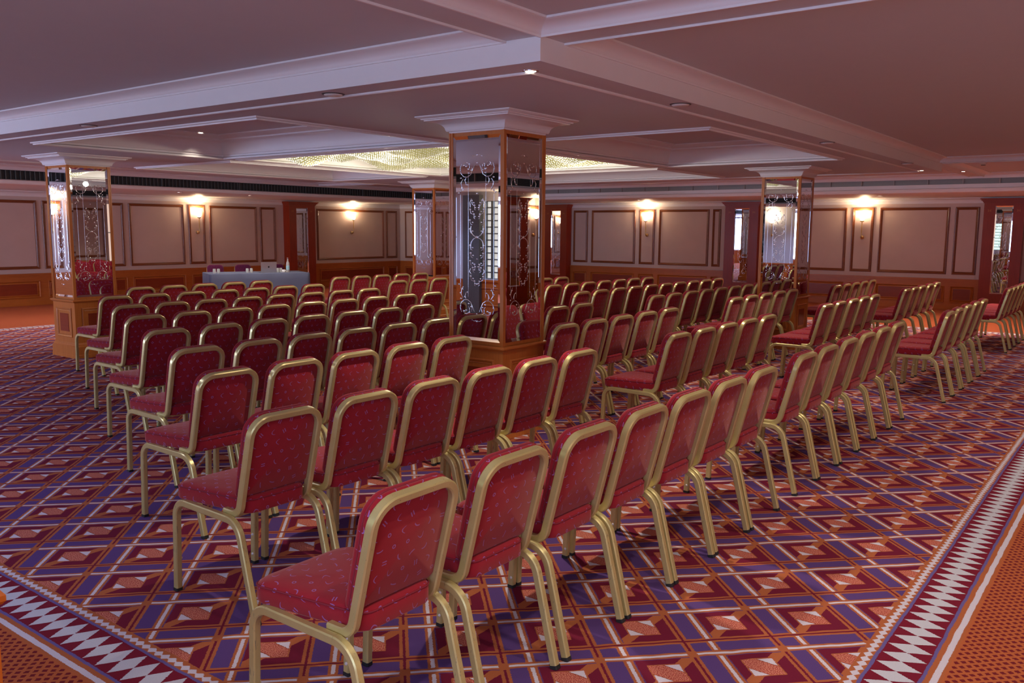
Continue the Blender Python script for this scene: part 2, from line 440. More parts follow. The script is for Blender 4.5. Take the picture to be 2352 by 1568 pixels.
# coffers
for c in coffers:
    bm = bmesh.new()
    h = ZR-ZS; pr_ = [(0, ZS), (0, ZS+.03), (-.010, ZS+.035)]
    for i in range(7):
        t_ = i/6*PI/2; pr_.append((-.012-.11*(1-math.cos(t_)), ZS+.04+(h-.12)*math.sin(t_)))
    pr_ += [(-.135, ZR-.07), (-.135, ZR-.055), (-.16, ZR-.05), (-.19, ZR-.02), (-.205, ZR-.015), (-.205, ZR)]
    ring(bm, *c, pr_, closed=False); smooth_angle(link('coffer_moulding', bm, 'trim_paint', ceil))
    bm = bmesh.new(); box(bm, c[0]-.02, c[1]+.02, c[2]-.02, c[3]+.02, ZR, ZR+.02); link('coffer_panel', bm, 'ceiling_paint', ceil)
    bm = RING(*c, [(0, ZS+.005), (0, ZS-.022), (.012, ZS-.028), (.03, ZS-.028), (.034, ZS-.016), (.05, ZS-.012), (.054, ZS-.002), (.054, ZS+.005)])
    link('coffer_rim', bm, 'trim_paint', ceil)
# chandelier well
bm = bmesh.new(); ring(bm, *WELL, [(0, ZS), (0, 3.02)], closed=False); link('well_side', bm, 'trim_paint', ceil)
bm = bmesh.new(); box(bm, WELL[0]-.02, WELL[1]+.02, WELL[2]-.02, WELL[3]+.02, 3.02, 3.05); link('well_panel', bm, 'ceiling_paint', ceil)
bm = RING(*WELL, [(0, ZS+.02), (-.03, ZS+.02), (-.05, ZS+.005), (-.05, ZS-.006), (-.02, ZS-.014), (.03, ZS-.022), (.05, ZS-.022), (.06, ZS-.012), (.085, ZS-.008), (.085, ZS+.005)]); link('well_rim', bm, 'trim_paint', ceil)

# perimeter bulkhead (lower soffit along all four walls)
FX1, FY1, FX0, FY0 = 18.45, 16.90, -1.3, -1.9
bm = bmesh.new()
ring(bm, FX0, FX1, FY0, FY1, [(0, ZL+.05), (0, 2.56), (0, 2.575), (.05, 2.575), (.05, 2.745), (0, 2.745), (0, ZC+.01)], closed=False)
link('bulkhead_face', bm, 'trim_paint', ceil)
# trim strip under the right-hand grille
link('bulkhead_strip', B(FX1-.002, FX1+.06, FY0, FY1, 2.56, 2.645), 'trim_paint', ceil)
bm = bmesh.new(); ring(bm, FX0, FX1, FY0, FY1, [(-.035, ZL+.07), (-.035, ZL+.055), (-.022, ZL+.045), (-.022, ZL+.02), (-.005, ZL+.005), (0, ZL), (3.2, ZL), (3.2, ZL+.02), (.1, ZL+.02), (0, ZL+.085)], closed=True)
smooth_angle(link('bulkhead_soffit', bm, 'trim_paint', ceil), 50)
bm = bmesh.new(); ring(bm, FX0, FX1, FY0, FY1, [(0, 2.75), (-.012, 2.75), (-.014, 2.765)] + [(-.016-.07*(1-math.cos(i/6*PI/2)), 2.77+.055*math.sin(i/6*PI/2)) for i in range(7)] + [(-.10, 2.83), (-.10, ZC+.005), (0, ZC+.005)])
smooth_angle(link('bulkhead_crown', bm, 'trim_paint', ceil), 50)

# ---- walls
def wall_obj(name):
    o = bpy.data.objects.new(name, None); C.objects.link(o); return struct(o)
WL = wall_obj('wall_left'); WR = wall_obj('wall_right'); WN = wall_obj('wall_near_left'); WB = wall_obj('wall_near_right')
JX, JY = 20.27, 17.5      # boxed-out corner
link('wall_surface', B(WX0, JX, WY1, WY1+.2, 0, 3.05), 'wall_paint', WL)
link('wall_surface', B(WX1, WX1+.2, WY0, JY, 0, 3.05), 'wall_paint', WR)
bm = bmesh.new(); box(bm, JX, WX1+.2, JY, WY1+.2, 0, 3.05); link('corner_boxing', bm, 'wall_paint', WR)
bm = bmesh.new()
for y0_, y1_ in ((WY0, -3.0), (3.4, 4.7), (7.3, 10.62), (11.15, 12.4), (19.0, WY1)): box(bm, WX0-.2, WX0, y0_, y1_, 0, 3.05)
for y0_, y1_, z0_, z1_ in ((-3.0, 3.4, .72, 2.4), (4.7, 7.3, .95, 2.15), (10.62, 11.15, .72, 2.3), (12.4, 19.0, .72, 2.4)): box(bm, WX0-.2, WX0, y0_, y1_, 0, z0_); box(bm, WX0-.2, WX0, y0_, y1_, z1_, 3.05)
link('wall_surface', bm, 'wall_grey', WN)
bm = bmesh.new(); box(bm, WX0, -1.6, WY0-.2, WY0, 0, 3.05); box(bm, 9.6, WX1, WY0-.2, WY0, 0, 3.05); box(bm, -1.6, 9.6, WY0-.2, WY0, 0, .72); box(bm, -1.6, 9.6, WY0-.2, WY0, 2.4, 3.05)
link('wall_surface', bm, 'wall_paint', WB)
# windows behind the camera: real panes with glazing bars, seen only in the mirrors
def far_window(name, fn, a0, a1, z0, z1, nx, nz, mat):
    o = bpy.data.objects.new(name, None); C.objects.link(o); struct(o)
    link('glowing_pane', RINGBOX(fn, a0, a1, z0, z1, -.12, -.10), mat, o)
    bm = bmesh.new()
    for i in range(nx+1):
        a_ = a0+(a1-a0)*i/nx; fbox(bm, fn, a_-.02, a_+.02, z0, z1, -.10, -.03)
    for j in range(nz+1):
        z_ = z0+(z1-z0)*j/nz; fbox(bm, fn, a0, a1, z_-.012, z_+.012, -.10, -.04)
    link('pane_bars', bm, 'grille_dark', o)
def fbox(bm, fn, a0, a1, z0, z1, c0, c1):
    """box in wall coordinates: along a, height z, c = distance in front of the wall"""
    vs_ = [bm.verts.new(fn(*p)) for p in ((a0, z0, c0), (a1, z0, c0), (a1, z0, c1), (a0, z0, c1), (a0, z1, c0), (a1, z1, c0), (a1, z1, c1), (a0, z1, c1))]
    for f in ((0, 3, 2, 1), (4, 5, 6, 7), (0, 1, 5, 4), (1, 2, 6, 5), (2, 3, 7, 6), (3, 0, 4, 7)): bm.faces.new([vs_[i] for i in f])
def RINGBOX(fn, *a):
    bm = bmesh.new(); fbox(bm, fn, *a); return bm
fL = lambda a, z, c: (a, WY1-c, z)
fR = lambda a, z, c: (WX1-c, a, z)
fN = lambda a, z, c: (WX0+c, a, z)
fB = lambda a, z, c: (a, WY0+c, z)
fJ = lambda a, z, c: (JX-c, a, z)
far_window('window_1', fN, 12.4, 19.0, .72, 2.4, 6, 2, 'bright_pane')
far_window('warm_fill_panel', fB, -1.6, 9.6, .72, 2.4, 14, 2, 'warm_fill_pane')  # no window known here: unseen panel added for warm fill light
far_window('cool_fill_panel', fN, -3.0, 3.4, .72, 2.4, 6, 2, 'glowing_pane')  # unseen panel added as the main cool fill
far_window('lit_bar_shelves', fN, 4.7, 7.3, .95, 2.15, 3, 9, 'shelf_pane')  # lit bar shelves, reflected in the pilaster mirror at far right
far_window('window_5', fN, 10.62, 11.15, .72, 2.3, 3, 12, 'leaded_pane')
bm = bmesh.new(); fbox(bm, fN, 11.18, 11.62, 0, 2.42, 0, .12); link('dark_pier', bm, 'grille_dark', WN)

FR_PROF = [(.004, 0), (.004, .018), (-.004, .028), (-.018, .030), (-.028, .022), (-.038, .025), (-.048, .014), (-.058, .010), (-.058, 0)]
def panel(parent, fn, a0, a1, z0=.80, z1=2.285, cloth=True, mat='walnut_moulding'):
    a0, a1 = sorted((a0, a1))
    bm = bmesh.new(); ring(bm, a0, a1, z0, z1, FR_PROF, fn=fn); link('panel_frame', bm, mat, parent)
    if cloth: link('panel_cloth', RINGBOX(fn, a0+.04, a1-.04, z0+.04, z1-.04, -.005, .006), 'wall_cloth', parent)
def wains(parent, fn, a0, a1, z0=.17, z1=.535):
    """raised wainscot panel with veneer field"""
    a0, a1 = sorted((a0, a1))
    bm = bmesh.new(); ring(bm, a0, a1, z0, z1, [(0, .035), (0, .05), (-.008, .055), (-.016, .048), (-.024, .03), (-.024, .02)], fn=fn); link('wainscot_moulding', bm, 'oak_rail', parent)
    bm = bmesh.new(); ring(bm, a0+.024, a1-.024, z0+.024, z1-.024, [(0, .022), (-.03, .038), (-.038, .038), (-.038, .02)], fn=fn); link('wainscot_bevel', bm, 'oak_rail', parent)
    link('wainscot_panel', RINGBOX(fn, a0+.06, a1-.06, z0+.06, z1-.06, .0, .030), 'panel_veneer', parent)
def frame_rest(parent, fn, a0, a1, holes, z0=.17, z1=.535):
    """wainscot stiles and rails round the panels"""
    bm = bmesh.new(); fbox(bm, fn, a0, a1, .10, z0, 0, .035); fbox(bm, fn, a0, a1, z1, .655, 0, .035)
    cur = a0
    for h0, h1 in sorted(tuple(sorted(h)) for h in holes):
        if h0 > cur: fbox(bm, fn, cur, h0, z0, z1, 0, .035)
        cur = h1
    if cur < a1: fbox(bm, fn, cur, a1, z0, z1, 0, .035)
    link('wainscot_rail', bm, 'oak_rail', parent)
    bm = bmesh.new()
    for z0_, z1_, d_ in ((.645, .665, .05), (.665, .685, .062), (.685, .70, .045)): fbox(bm, fn, a0, a1, z0_, z1_, 0, d_)
    link('dado_rail', bm, 'oak_rail', parent)
    bm = bmesh.new(); fbox(bm, fn, a0, a1, 0, .10, 0, .05); fbox(bm, fn, a0, a1, .10, .125, 0, .042); link('skirting', bm, 'oak_rail', parent)
def wall_crown(parent, fn, a0, a1):
    bm = bmesh.new(); P_ = [(0, 2.37), (.012, 2.37), (.014, 2.39)] + [(.018+.075*(1-math.cos(i/6*PI/2)), 2.392+.075*math.sin(i/6*PI/2)) for i in range(7)] + [(.105, 2.475), (.105, ZL+.004), (0, ZL+.004)]
    A_ = [bm.verts.new(fn(a0, z_, o_)) for o_, z_ in P_]; B_ = [bm.verts.new(fn(a1, z_, o_)) for o_, z_ in P_]
    for i in range(len(P_)):
        j = (i+1) % len(P_); bm.faces.new((A_[i], A_[j], B_[j], B_[i]))
    smooth_angle(link('wall_crown', bm, 'trim_paint', parent))
PL = [(5.3, 7.2), (7.35, 8.95), (9.07, 9.5), (9.62, 10.93), (11.07, 12.52), (12.66, 13.12), (13.26, 14.72), (14.84, 15.34), (16.56, 16.71), (16.83, 19.53), (19.65, 20.12)]
for i, (a0, a1) in enumerate(PL): panel(WL, fL, a0, a1, mat='walnut_moulding')
WLp = [(5.3, 7.2), (7.4, 8.92), (9.10, 9.48), (9.66, 10.52), (10.62, 10.95), (11.09, 12.5), (12.68, 13.1), (13.28, 14.7), (14.86, 15.32), (16.58, 16.72), (16.88, 19.5), (19.68, 20.1)]
for a0, a1 in WLp: wains(WL, fL, a0, a1)
frame_rest(WL, fL, WX0, JX, WLp); wall_crown(WL, fL, WX0, JX)
PRr = [(19.0, 17.9), (17.3, 15.3), (13.86, 13.38), (13.24, 11.82), (11.68, 11.22), (11.08, 9.63), (9.52, 9.3), (8.1, 7.62), (7.5, 6.11), (5.98, 5.5), (5.36, 3.89), (3.77, 3.30), (2.2, 1.7), (1.6, -.1)]
for a0, a1 in PRr[1:]: panel(WR, fR, a0, a1)
for a0, a1 in PRr[1:]: wains(WR, fR, a0, a1)
frame_rest(WR, fR, WY0, JY, PRr[1:]); wall_crown(WR, fR, WY0, JY)
panel(WR, fJ, 17.7, 18.5); panel(WR, fJ, 18.65, 19.6); wains(WR, fJ, 17.7, 18.5); wains(WR, fJ, 18.65, 19.6); frame_rest(WR, fJ, JY, WY1, [(17.7, 18.5), (18.65, 19.6)]); wall_crown(WR, fJ, JY, WY1)
for fn, par, a0, a1 in ((fN, WN, WY0, WY1), (fB, WB, WX0, WX1)):
    bm = bmesh.new(); fbox(bm, fn, a0, a1, 0, .66, 0, .035); fbox(bm, fn, a0, a1, .66, .70, 0, .06); link('wainscot_rail', bm, 'oak_rail', par)
for a in (0.2, 2.6, 8.2, 9.6, 10.7, 12.3): wains(WN, fN, a, a+1.0)
for a0, a1 in ((10.0, 11.2), (11.4, 11.9), (12.1, 13.9), (14.1, 15.3), (16.7, 17.25), (17.4, 19.2)): panel(WB, fB, a0, a1); wains(WB, fB, a0, a1)
panel(WL, fL, 1.6, 2.05); panel(WL, fL, .2, 1.45)

# ================================================================= PILASTERS (on the walls)
def etch(bm, fn, w_, h_, z0, dens=1.):
    """cut-glass ornament: beads, scrolls and long drops, symmetric about the middle of the pane"""
    def P_(u, v): return (u*w_/2, z0+v*h_)
    def bead(u, v, r):
        for s_ in ((-1, 1) if abs(u) > .01 else (1,)):
            a_, z_ = P_(u*s_, v); n = 6; top = bm.verts.new(fn(a_, z_, .002+r*.6)); q = [bm.verts.new(fn(a_+r*math.cos(2*PI*i/n), z_+r*math.sin(2*PI*i/n), .002)) for i in range(n)]
            for i in range(n): bm.faces.new((q[i], q[(i+1) % n], top))
    def line(pts, t0=.003):
        for s_ in (-1, 1):
            pp = [P_(u*s_, v) for u, v in pts]; n = len(pp); L_ = []; R__ = []; T_ = []
            for i in range(n):
                a_, b_ = pp[max(i-1, 0)], pp[min(i+1, n-1)]; dx, dz = b_[0]-a_[0], b_[1]-a_[1]; l_ = math.hypot(dx, dz) or 1
                t_ = t0*.62*(.35+.65*math.sin(PI*(i+.5)/n)); nx_, nz_ = -dz/l_*t_, dx/l_*t_
                L_.append(bm.verts.new(fn(pp[i][0]+nx_, pp[i][1]+nz_, .002))); R__.append(bm.verts.new(fn(pp[i][0]-nx_, pp[i][1]-nz_, .002))); T_.append(bm.verts.new(fn(*pp[i], .002+t_*.8)))
            for i in range(n-1):
                bm.faces.new((L_[i], L_[i+1], T_[i+1], T_[i])); bm.faces.new((T_[i], T_[i+1], R__[i+1], R__[i]))
    def arc(cu, cv, r, a0, a1, n=8): return [(cu+r*math.cos(math.radians(a0+(a1-a0)*i/(n-1))), cv+r*.14*math.sin(math.radians(a0+(a1-a0)*i/(n-1)))) for i in range(n)]
    for sgn, base in ((1, .93), (-1, .075)):      # top and bottom scroll groups
        f = lambda v: base - sgn*v
        line([(u, f(.07-(v-0))) for u, v in arc(.52, 0, .30, 150, 400)], .0042)
        line([(u, f(.06-v)) for u, v in arc(.52, 0, .17, 10, 230)], .0036)
        line([(.12, f(.05)), (.2, f(.075)), (.3, f(.10))]); line([(.68, f(.12)), (.78, f(.14)), (.74, f(.165)), (.66, f(.18))], .004); line([(.52, f(.11)), (.58, f(.13)), (.52, f(.15))], .004)
        line([(.0, f(.005)), (.12, f(.0)), (.24, f(.008))])
        for u, v, r in ((.36, .045, .008), (.52, .055, .009), (.62, .05, .009), (.28, .075, .007), (.40, .09, .008), (.80, .075, .007), (.78, .115, .008), (.58, .125, .008), (.46, .15, .007), (.7, .165, .008), (.0, .0, .007), (.0, .04, .006), (.88, .19, .008)):
            bead(u, f(v), r)
    line([(.42, .84), (.42, .6), (.42, .4), (.42, .2)], .0015); line([(.80, .73), (.80, .55), (.80, .35), (.80, .24)], .0018)
    bead(.80, .75, .009); bead(.80, .22, .009); bead(.42, .86, .008)
    line([(u, v) for u, v in arc(0, .556, .30, 20, -90)], .0046); line([(u, v) for u, v in arc(0, .468, .30, -20, 90)], .0046)
    for v, rr in ((.70, .25), (.675, .12), (.655, .33), (.63, .15), (.60, .34), (.555, .34), (.47, .34), (.43, .30), (.39, .33), (.372, .12), (.355, .2), (.31, .3), (.285, .12)):
        bead(rr, v, .009); bead(rr*.62, v-.012, .007); line([(rr, v), (rr*.9, v-.02), (rr*.62, v-.025)], .0034)
    bead(0, .512, .013); bead(0, .735, .008); bead(0, .27, .008); bead(0, .40, .006)
    line([(.26, .71), (.34, .69), (.32, .665)], .004); line([(.26, .32), (.36, .335), (.3, .35)], .004)

def pilaster(fn, a0, a1, label):
    """fn in wall coordinates; a0<a1; front face .24 m off the wall"""
    t = thing('wall_pilaster', label, 'pilaster', (0, 0, 0), 0, 'mahogany pilasters with mirrored fronts')
    D = .26; mw = (a1-a0)
    g0, g1 = a0+mw*.27, a1-mw*.29
    bm = bmesh.new(); fbox(bm, fn, a0, a1, 0, 2.36, 0, D-.03); fbox(bm, fn, a0, g0, 0, 2.36, D-.03, D); fbox(bm, fn, g1, a1, 0, 2.36, D-.03, D); fbox(bm, fn, g0, g1, 2.30, 2.36, D-.03, D); fbox(bm, fn, g0, g1, 0, .42, D-.03, D)
    link('shaft', bm, 'mahogany_wood', t)
    bm = bmesh.new()
    for z0, z1, o_ in ((2.36, 2.385, .015), (2.385, 2.41, .03), (2.41, 2.44, .055), (2.44, 2.462, .075)): fbox(bm, fn, a0-o_, a1+o_, z0, z1, 0, D+o_)
    link('cornice', bm, 'mahogany_wood', t)
    bm = bmesh.new(); fbox(bm, fn, a0-.015, a1+.015, 0, .13, 0, D+.015); link('plinth', bm, 'mahogany_wood', t)
    g = link('mirror', RINGBOX(fn, g0, g1, .42, 2.30, D-.028, D-.022), 'mirror_glass', t)
    bm = bmesh.new(); mid = (g0+g1)/2; F2 = lambda a, z, c: fn(mid+a, z, D-.022+c); etch(bm, F2, g1-g0, 1.86, .43); e = link('etched_ornament', bm, 'etched_glass', g, True)
    bm = bmesh.new(); ring(bm, g0, g1, .42, 2.30, [(0, D-.024), (0, D-.014), (-.022, D-.021), (-.022, D-.024)], fn=fn); link('bevelled_edge', bm, 'mirror_glass', g)
    for ac in ((a0+g0)/2, (g1+a1)/2):     # small star inlays
        bm = bmesh.new(); ac_ = ac
        for q in ((-1, 1), (1, 1), (-1, -1), (1, -1)):
            c0 = bm.verts.new(fn(ac_, 2.2, D+.001)); p1 = bm.verts.new(fn(ac_+q[0]*.03, 2.2+q[1]*.03, D+.001)); p2 = bm.verts.new(fn(ac_+q[0]*.03, 2.2+q[1]*.006, D+.001)); bm.faces.new((c0, p1, p2))
        link('star_inlay', bm, 'oak_rail', t)
    return t
pilaster(fL, 15.63, 16.55, 'mahogany pilaster with mirrored front behind the blue-clothed table')
pilaster(fR, 13.95, 14.72, 'mahogany pilaster with mirror strip just right of the nearest mirrored column')
pilaster(fR, 8.20, 9.08, 'mahogany pilaster with mirror strip directly left of the right-hand mirrored column')
pilaster(fR, 2.42, 3.18, 'mahogany pilaster at the far right edge, its mirror showing bright shelves')
pilaster(fB, 15.5, 16.45, 'mahogany pilaster on the near right wall, seen only in the nearest column mirror')
pilaster(fL, 2.2, 3.1, 'mahogany pilaster on the far left wall, outside the view')

# ================================================================= AIR GRILLES in the bulkhead
def grille(fn, a0, a1, z0, z1, label, mat, vertical, pitch, seg, backmat):
    t = thing('air_grille', label, 'grille')
    link('backing', RINGBOX(fn, a0, a1, z0, z1, -.045, -.04), backmat, t)
    bm = bmesh.new()
    if vertical:
        a_ = a0
        while a_ < a1: fbox(bm, fn, a_, a_+.012, z0, z1, -.03, -.008); a_ += pitch
    else:
        z_ = z0+.006
        while z_ < z1: fbox(bm, fn, a0, a1, z_, z_+.004, -.03, -.004); z_ += pitch
    s_ = link('slat', bm, mat, t); s_['kind'] = 'stuff'
    n = int((a1-a0)/seg)
    me = None
    for i in range(n+1):
        a_ = a0+i*seg
        if me is None:
            o = link('divider', RINGBOX(fn, a0, a0+.018, z0, z1, -.035, .002), 'grille_grey' if not vertical else mat, t); me = o.data; ref = o
        else:
            o = ref.copy(); C.objects.link(o); p0 = Vector(fn(a0, 0, 0)); p1 = Vector(fn(a_, 0, 0)); o.location = p1-p0
gL = lambda a, z, c: (a, FY1-c, z)
gR = lambda a, z, c: (FX1-c, a, z)
gN = lambda a, z, c: (FX0+c, a, z)
gB = lambda a, z, c: (a, FY0+c, z)
grille(gL, -1.2, 18.35, 2.577, 2.743, 'long dark air grille of upright slats above the left wall', 'grille_dark', True, .085, 1.9, 'dark_void')
grille(gR, -1.8, 16.8, 2.645, 2.743, 'long grey air grille of fine horizontal blades above the right wall', 'grille_grey', False, .013, .62, 'grille_grey')
grille(gN, -1.8, 16.8, 2.60, 2.743, 'dark air grille of horizontal blades behind the camera, seen in the mirrors', 'grille_dark', False, .022, 1.0, 'dark_void')
grille(gB, -1.2, 18.35, 2.60, 2.743, 'dark air grille above the near right wall, seen only in mirrors', 'grille_dark', False, .022, 1.0, 'dark_void')

# ================================================================= COLUMNS
CWd = .572
def column(x0, y0, label):
    t = thing('mirrored_column', label, 'column', (x0+CWd/2, y0+CWd/2, 0), 0, 'mirrored square columns')
    h = CWd/2; z0, z1 = .775, 2.517
    # white capital
    bm = bmesh.new(); P_ = [(-.02, z1), (.0, z1), (.004, z1+.012), (.02, z1+.014), (.022, z1+.022)]
    for i in range(9):
        t_ = i/8*PI/2; P_.append((.026+.115*(1-math.cos(t_)), z1+.026+.066*math.sin(t_)))
    P_ += [(.150, z1+.094), (.152, z1+.102), (.168, z1+.104), (.172, z1+.112), (.19, z1+.114), (.205, z1+.124), (.205, ZS+.002)]
    ring(bm, -h, h, -h, h, P_, closed=False); smooth_angle(link('capital', bm, 'trim_paint', t), 45)
    # pedestal
    Q = [(.002, z0), (.022, z0-.004), (.032, z0-.012), (.032, z0-.022), (.018, z0-.034), (.008, z0-.04), (.004, z0-.05), (.004, .20), (.010, .19), (.018, .178), (.020, .165), (.034, .15), (.034, .045), (.038, .04), (.038, 0)]
    bm = bmesh.new(); ring(bm, -h, h, -h, h, Q, closed=False); cols = None
    link('pedestal', bm, 'oak_wood', t)
    # shaft core, corner posts, rails
    link('shaft', B(-h+.03, h-.03, -h+.03, h-.03, z0-.02, z1+.02), 'oak_wood', t)
    bm = bmesh.new(); pw = .034
    for sx in (-1, 1):
        for sy in (-1, 1):
            a_ = sorted((sx*h, sx*(h-pw))); b_ = sorted((sy*h, sy*(h-pw))); box(bm, *a_, *b_, z0-.001, z1+.001)
            a_ = sorted((sx*(h+.004), sx*(h-.010))); b_ = sorted((sy*(h+.004), sy*(h-.010))); box(bm, *a_, *b_, z0-.001, z1+.001)
    for z_, zz in ((z0, z0+.035), (z1-.035, z1)): box(bm, -h+.01, h-.01, -h+.01, h-.01, z_, zz); 
    bmesh.ops.translate(bm, verts=[], vec=(0, 0, 0)); link('corner_post', bm, 'oak_wood', t)
    faces = [lambda a, z, c: (-h+.012-c, a, z), lambda a, z, c: (a, -h+.012-c, z), lambda a, z, c: (h-.012+c, a, z), lambda a, z, c: (a, h-.012+c, z)]
    for fn in faces:
        g = link('mirror', RINGBOX(fn, -h+.036, h-.036, z0+.03, z1-.03, -.004, 0), 'mirror_glass', t)
        bm = bmesh.new(); ring(bm, -h+.036, h-.036, z0+.03, z1-.03, [(0, 0), (0, .006), (-.026, .001), (-.026, 0)], fn=fn); link('bevelled_edge', bm, 'mirror_glass', g)
        bm = bmesh.new(); etch(bm, fn, CWd-.13, 1.6, z0+.07); link('etched_ornament', bm, 'etched_glass', g, True)
        # pedestal panel
        f2 = lambda a, z, c, fn=fn: fn(a, z, c+.016)
        bm = bmesh.new(); ring(bm, -.20, .20, .27, .66, [(0, -.004), (0, .008), (-.010, .014), (-.02, .010), (-.030, .004), (-.036, .006), (-.040, -.004)], fn=f2); link('panel_moulding', bm, 'oak_wood', t)
        bm = bmesh.new(); fbox(bm, f2, -.115, .115, .345, .585, -.004, .004); link('panel_field', bm, 'panel_veneer', t)
    return t
column(5.528, 4.256, 'nearest mirrored column with white capital, rising from the middle of the chairs')
column(5.528, 11.35, 'mirrored column farthest left, standing beside the chair rows on an oak pedestal')
column(12.536, 4.256, 'mirrored column on the right with a sconce reflected in its pane')
column(12.536, 11.35, 'farthest mirrored column, half hidden behind the nearest column')

# ================================================================= CHANDELIER
ch = thing('crystal_chandelier', 'large square crystal rod chandelier glowing in the ceiling well', 'chandelier', (CX, CY, 2.69))
link('ceiling_plate', B(-1.86, 1.86, -1.86, 1.86, .30, .33), 'brass', ch)
bm = bmesh.new(); N = 92; sp = 3.62/N
for i in range(N):
    for j in range(N):
        px, py = -1.81+sp*(i+.5)+random.uniform(-.004, .004), -1.81+sp*(j+.5)+random.uniform(-.004, .004)
        wv_ = (math.sin(px*3.6+.6*math.sin(py*2.1))*math.cos(py*3.9+.5) + .5*math.sin(px*6.3+py*2.2+1.) + .35*math.cos(py*7.1-px*1.7))
        zb = .045 - .085*wv_ + random.uniform(-.004, .004)
        s_ = .0075
        vs_ = [bm.verts.new((px+dx*s_, py+dy*s_, zb)) for dx, dy in ((-1, -1), (1, -1), (1, 1), (-1, 1))]; vt = [bm.verts.new((v.co.x, v.co.y, .30)) for v in vs_]
        vm = bm.verts.new((px, py, zb-.012)); 
        for k_ in range(4):
            bm.faces.new((vs_[k_], vs_[(k_+1) % 4], vt[(k_+1) % 4], vt[k_])); bm.faces.new((vs_[(k_+1) % 4], vs_[k_], vm)).material_index = 1
me_o = link('crystal_rod', bm, ['crystal_rod', 'crystal_tip'], ch); me_o['kind'] = 'stuff'; me_o['label'] = 'glowing crystal rods hung in waves'
for i in (-1, 0, 1):
    for j in (-1, 0, 1):
        l = bpy.data.lights.new('chandelier_lamp', 'POINT'); l.energy = 11; l.color = (1., .90, .74); l.shadow_soft_size = .04
        o = bpy.data.objects.new('chandelier_lamp', l); C.objects.link(o); o.location = (CX+i*1.25, CY+j*1.25, 2.50)

# ================================================================= SCONCES
def sconce(fn, a, label):
    t = thing('wall_sconce', label, 'wall lamp', (0, 0, 0), 0, 'lit brass wall sconces')
    def P_(a_, z_, c_): return Vector(fn(a+a_, z_, c_))
    bm = bmesh.new(); bmesh.ops.create_uvsphere(bm, u_segments=12, v_segments=8, radius=.045); bmesh.ops.translate(bm, verts=bm.verts, vec=P_(0, 1.60, .04)); link('base', bm, 'brass', t, True)
    bm = bmesh.new(); tube(bm, rounded([P_(0, 1.60, .04), P_(0, 1.60, .12), P_(0, 1.98, .12)], .03), .011, 8, tuple(P_(1, 0, 0)-P_(0, 0, 0))); link('stem', bm, 'brass', t, True)
    c = P_(0, 0, .12); bm = bmesh.new(); lathe(bm, [(.02, 1.96), (.045, 1.97), (.05, 1.985), (.02, 1.99)], c.x, c.y); link('cup', bm, 'brass', t, True)
    bm = bmesh.new(); lathe(bm, [(.020, 1.985), (.042, 2.005), (.052, 2.04), (.048, 2.08), (.062, 2.13)], c.x, c.y, 16, False); link('lamp_shade', bm, 'lit_lamp_glass', t, True)
    bm = bmesh.new(); bmesh.ops.create_uvsphere(bm, u_segments=10, v_segments=8, radius=.035); bmesh.ops.translate(bm, verts=bm.verts, vec=(c.x, c.y, 2.07)); link('bulb', bm, 'lit_lamp_glass', t, True)
    l = bpy.data.lights.new('sconce_lamp', 'POINT'); l.energy = 15; l.color = (1., .74, .46); l.shadow_soft_size = .05; o = bpy.data.objects.new('sconce_lamp', l); C.objects.link(o); o.location = (c.x, c.y, 2.15)
sconce(fL, 12.89, 'lit wall sconce in a narrow panel on the left wall, beside the left column')
sconce(fL, 18.16, 'lit wall sconce on the wide panel right of the blue-clothed table')
sconce(fR, 11.44, 'lit wall sconce in a narrow panel behind the middle chairs')
sconce(fR, 5.73, 'lit wall sconce in a narrow panel right of the right-hand column')
sconce(fR, 16.3, 'lit wall sconce hidden behind the nearest column, shown in reflections')
sconce(fL, 1.85, 'lit wall sconce on the far left wall, seen only in the left column mirror')
sconce(fN, 10.3, 'lit wall sconce behind the camera, seen only in the mirrors')
sconce(fB, 16.98, 'lit wall sconce on the near right wall, seen only in the mirrors')

# ================================================================= DOWNLIGHTS, DETECTORS
def downlight(x, y, z, label, lit=True, power=32, col=NEUT):
    t = thing('ceiling_downlight', label, 'downlight', (x, y, z), 0, 'small recessed ceiling downlights')
    bm = bmesh.new(); lathe(bm, [(.030, -.001), (.045, -.006), (.050, -.004), (.050, 0)], n=16, cap_ends=False); link('trim_ring', bm, 'chrome', t, True)
    bm = bmesh.new(); lathe(bm, [(.0005, -.003), (.032, -.003)], n=12, cap_ends=False); link('bulb', bm, 'downlight_bulb' if lit else 'white_plastic', t)
    if lit: spot((x, y, z-.02), power, col)
downlight(4.20, 3.04, ZS, 'lit downlight at the near corner of the dropped ceiling', power=110)
downlight(14.15, 3.00, ZS, 'lit downlight at the right end of the dropped ceiling')
downlight(16.84, 2.90, ZF, 'lit downlight just beyond the right end of the dropped ceiling')
downlight(14.97, 1.80, ZC, 'lit downlight at the far right edge of the photo')
downlight(6.50, 9.86, ZR-.002, 'lit downlight inside the left ceiling coffer', power=14)
downlight(7.3, 6.9, ZR-.002, 'unlit downlight inside the near ceiling coffer', False) if False else None
downlight(10.95, 15.6, ZC-.002, 'lit downlight above the left wall, left of the table')
downlight(12.88, 17.6, ZL-.001, 'downlight in the low soffit above the table', power=60)
downlight(10.9, 17.4, ZL-.001, 'downlight in the low soffit above the left-hand sconce', power=60)
downlight(10.49, 13.2, ZS-.001, 'lit downlight by the far edge of the dropped ceiling', power=40)
downlight(19.6, 10.75, ZL-.001, 'downlight in the low soffit above the middle of the right wall', power=25)
downlight(19.6, 4.95, ZL-.001, 'downlight in the low soffit above the right-hand sconce', power=25)
for x, y in ((8.2, 15.3), (5.4, 17.8), (8.2, 17.8), (15.2, 17.8), (7.3, 3.0), (10.6, 3.0)): spot((x, y, 2.44 if y > 17 else 2.62), 55, NEUT)
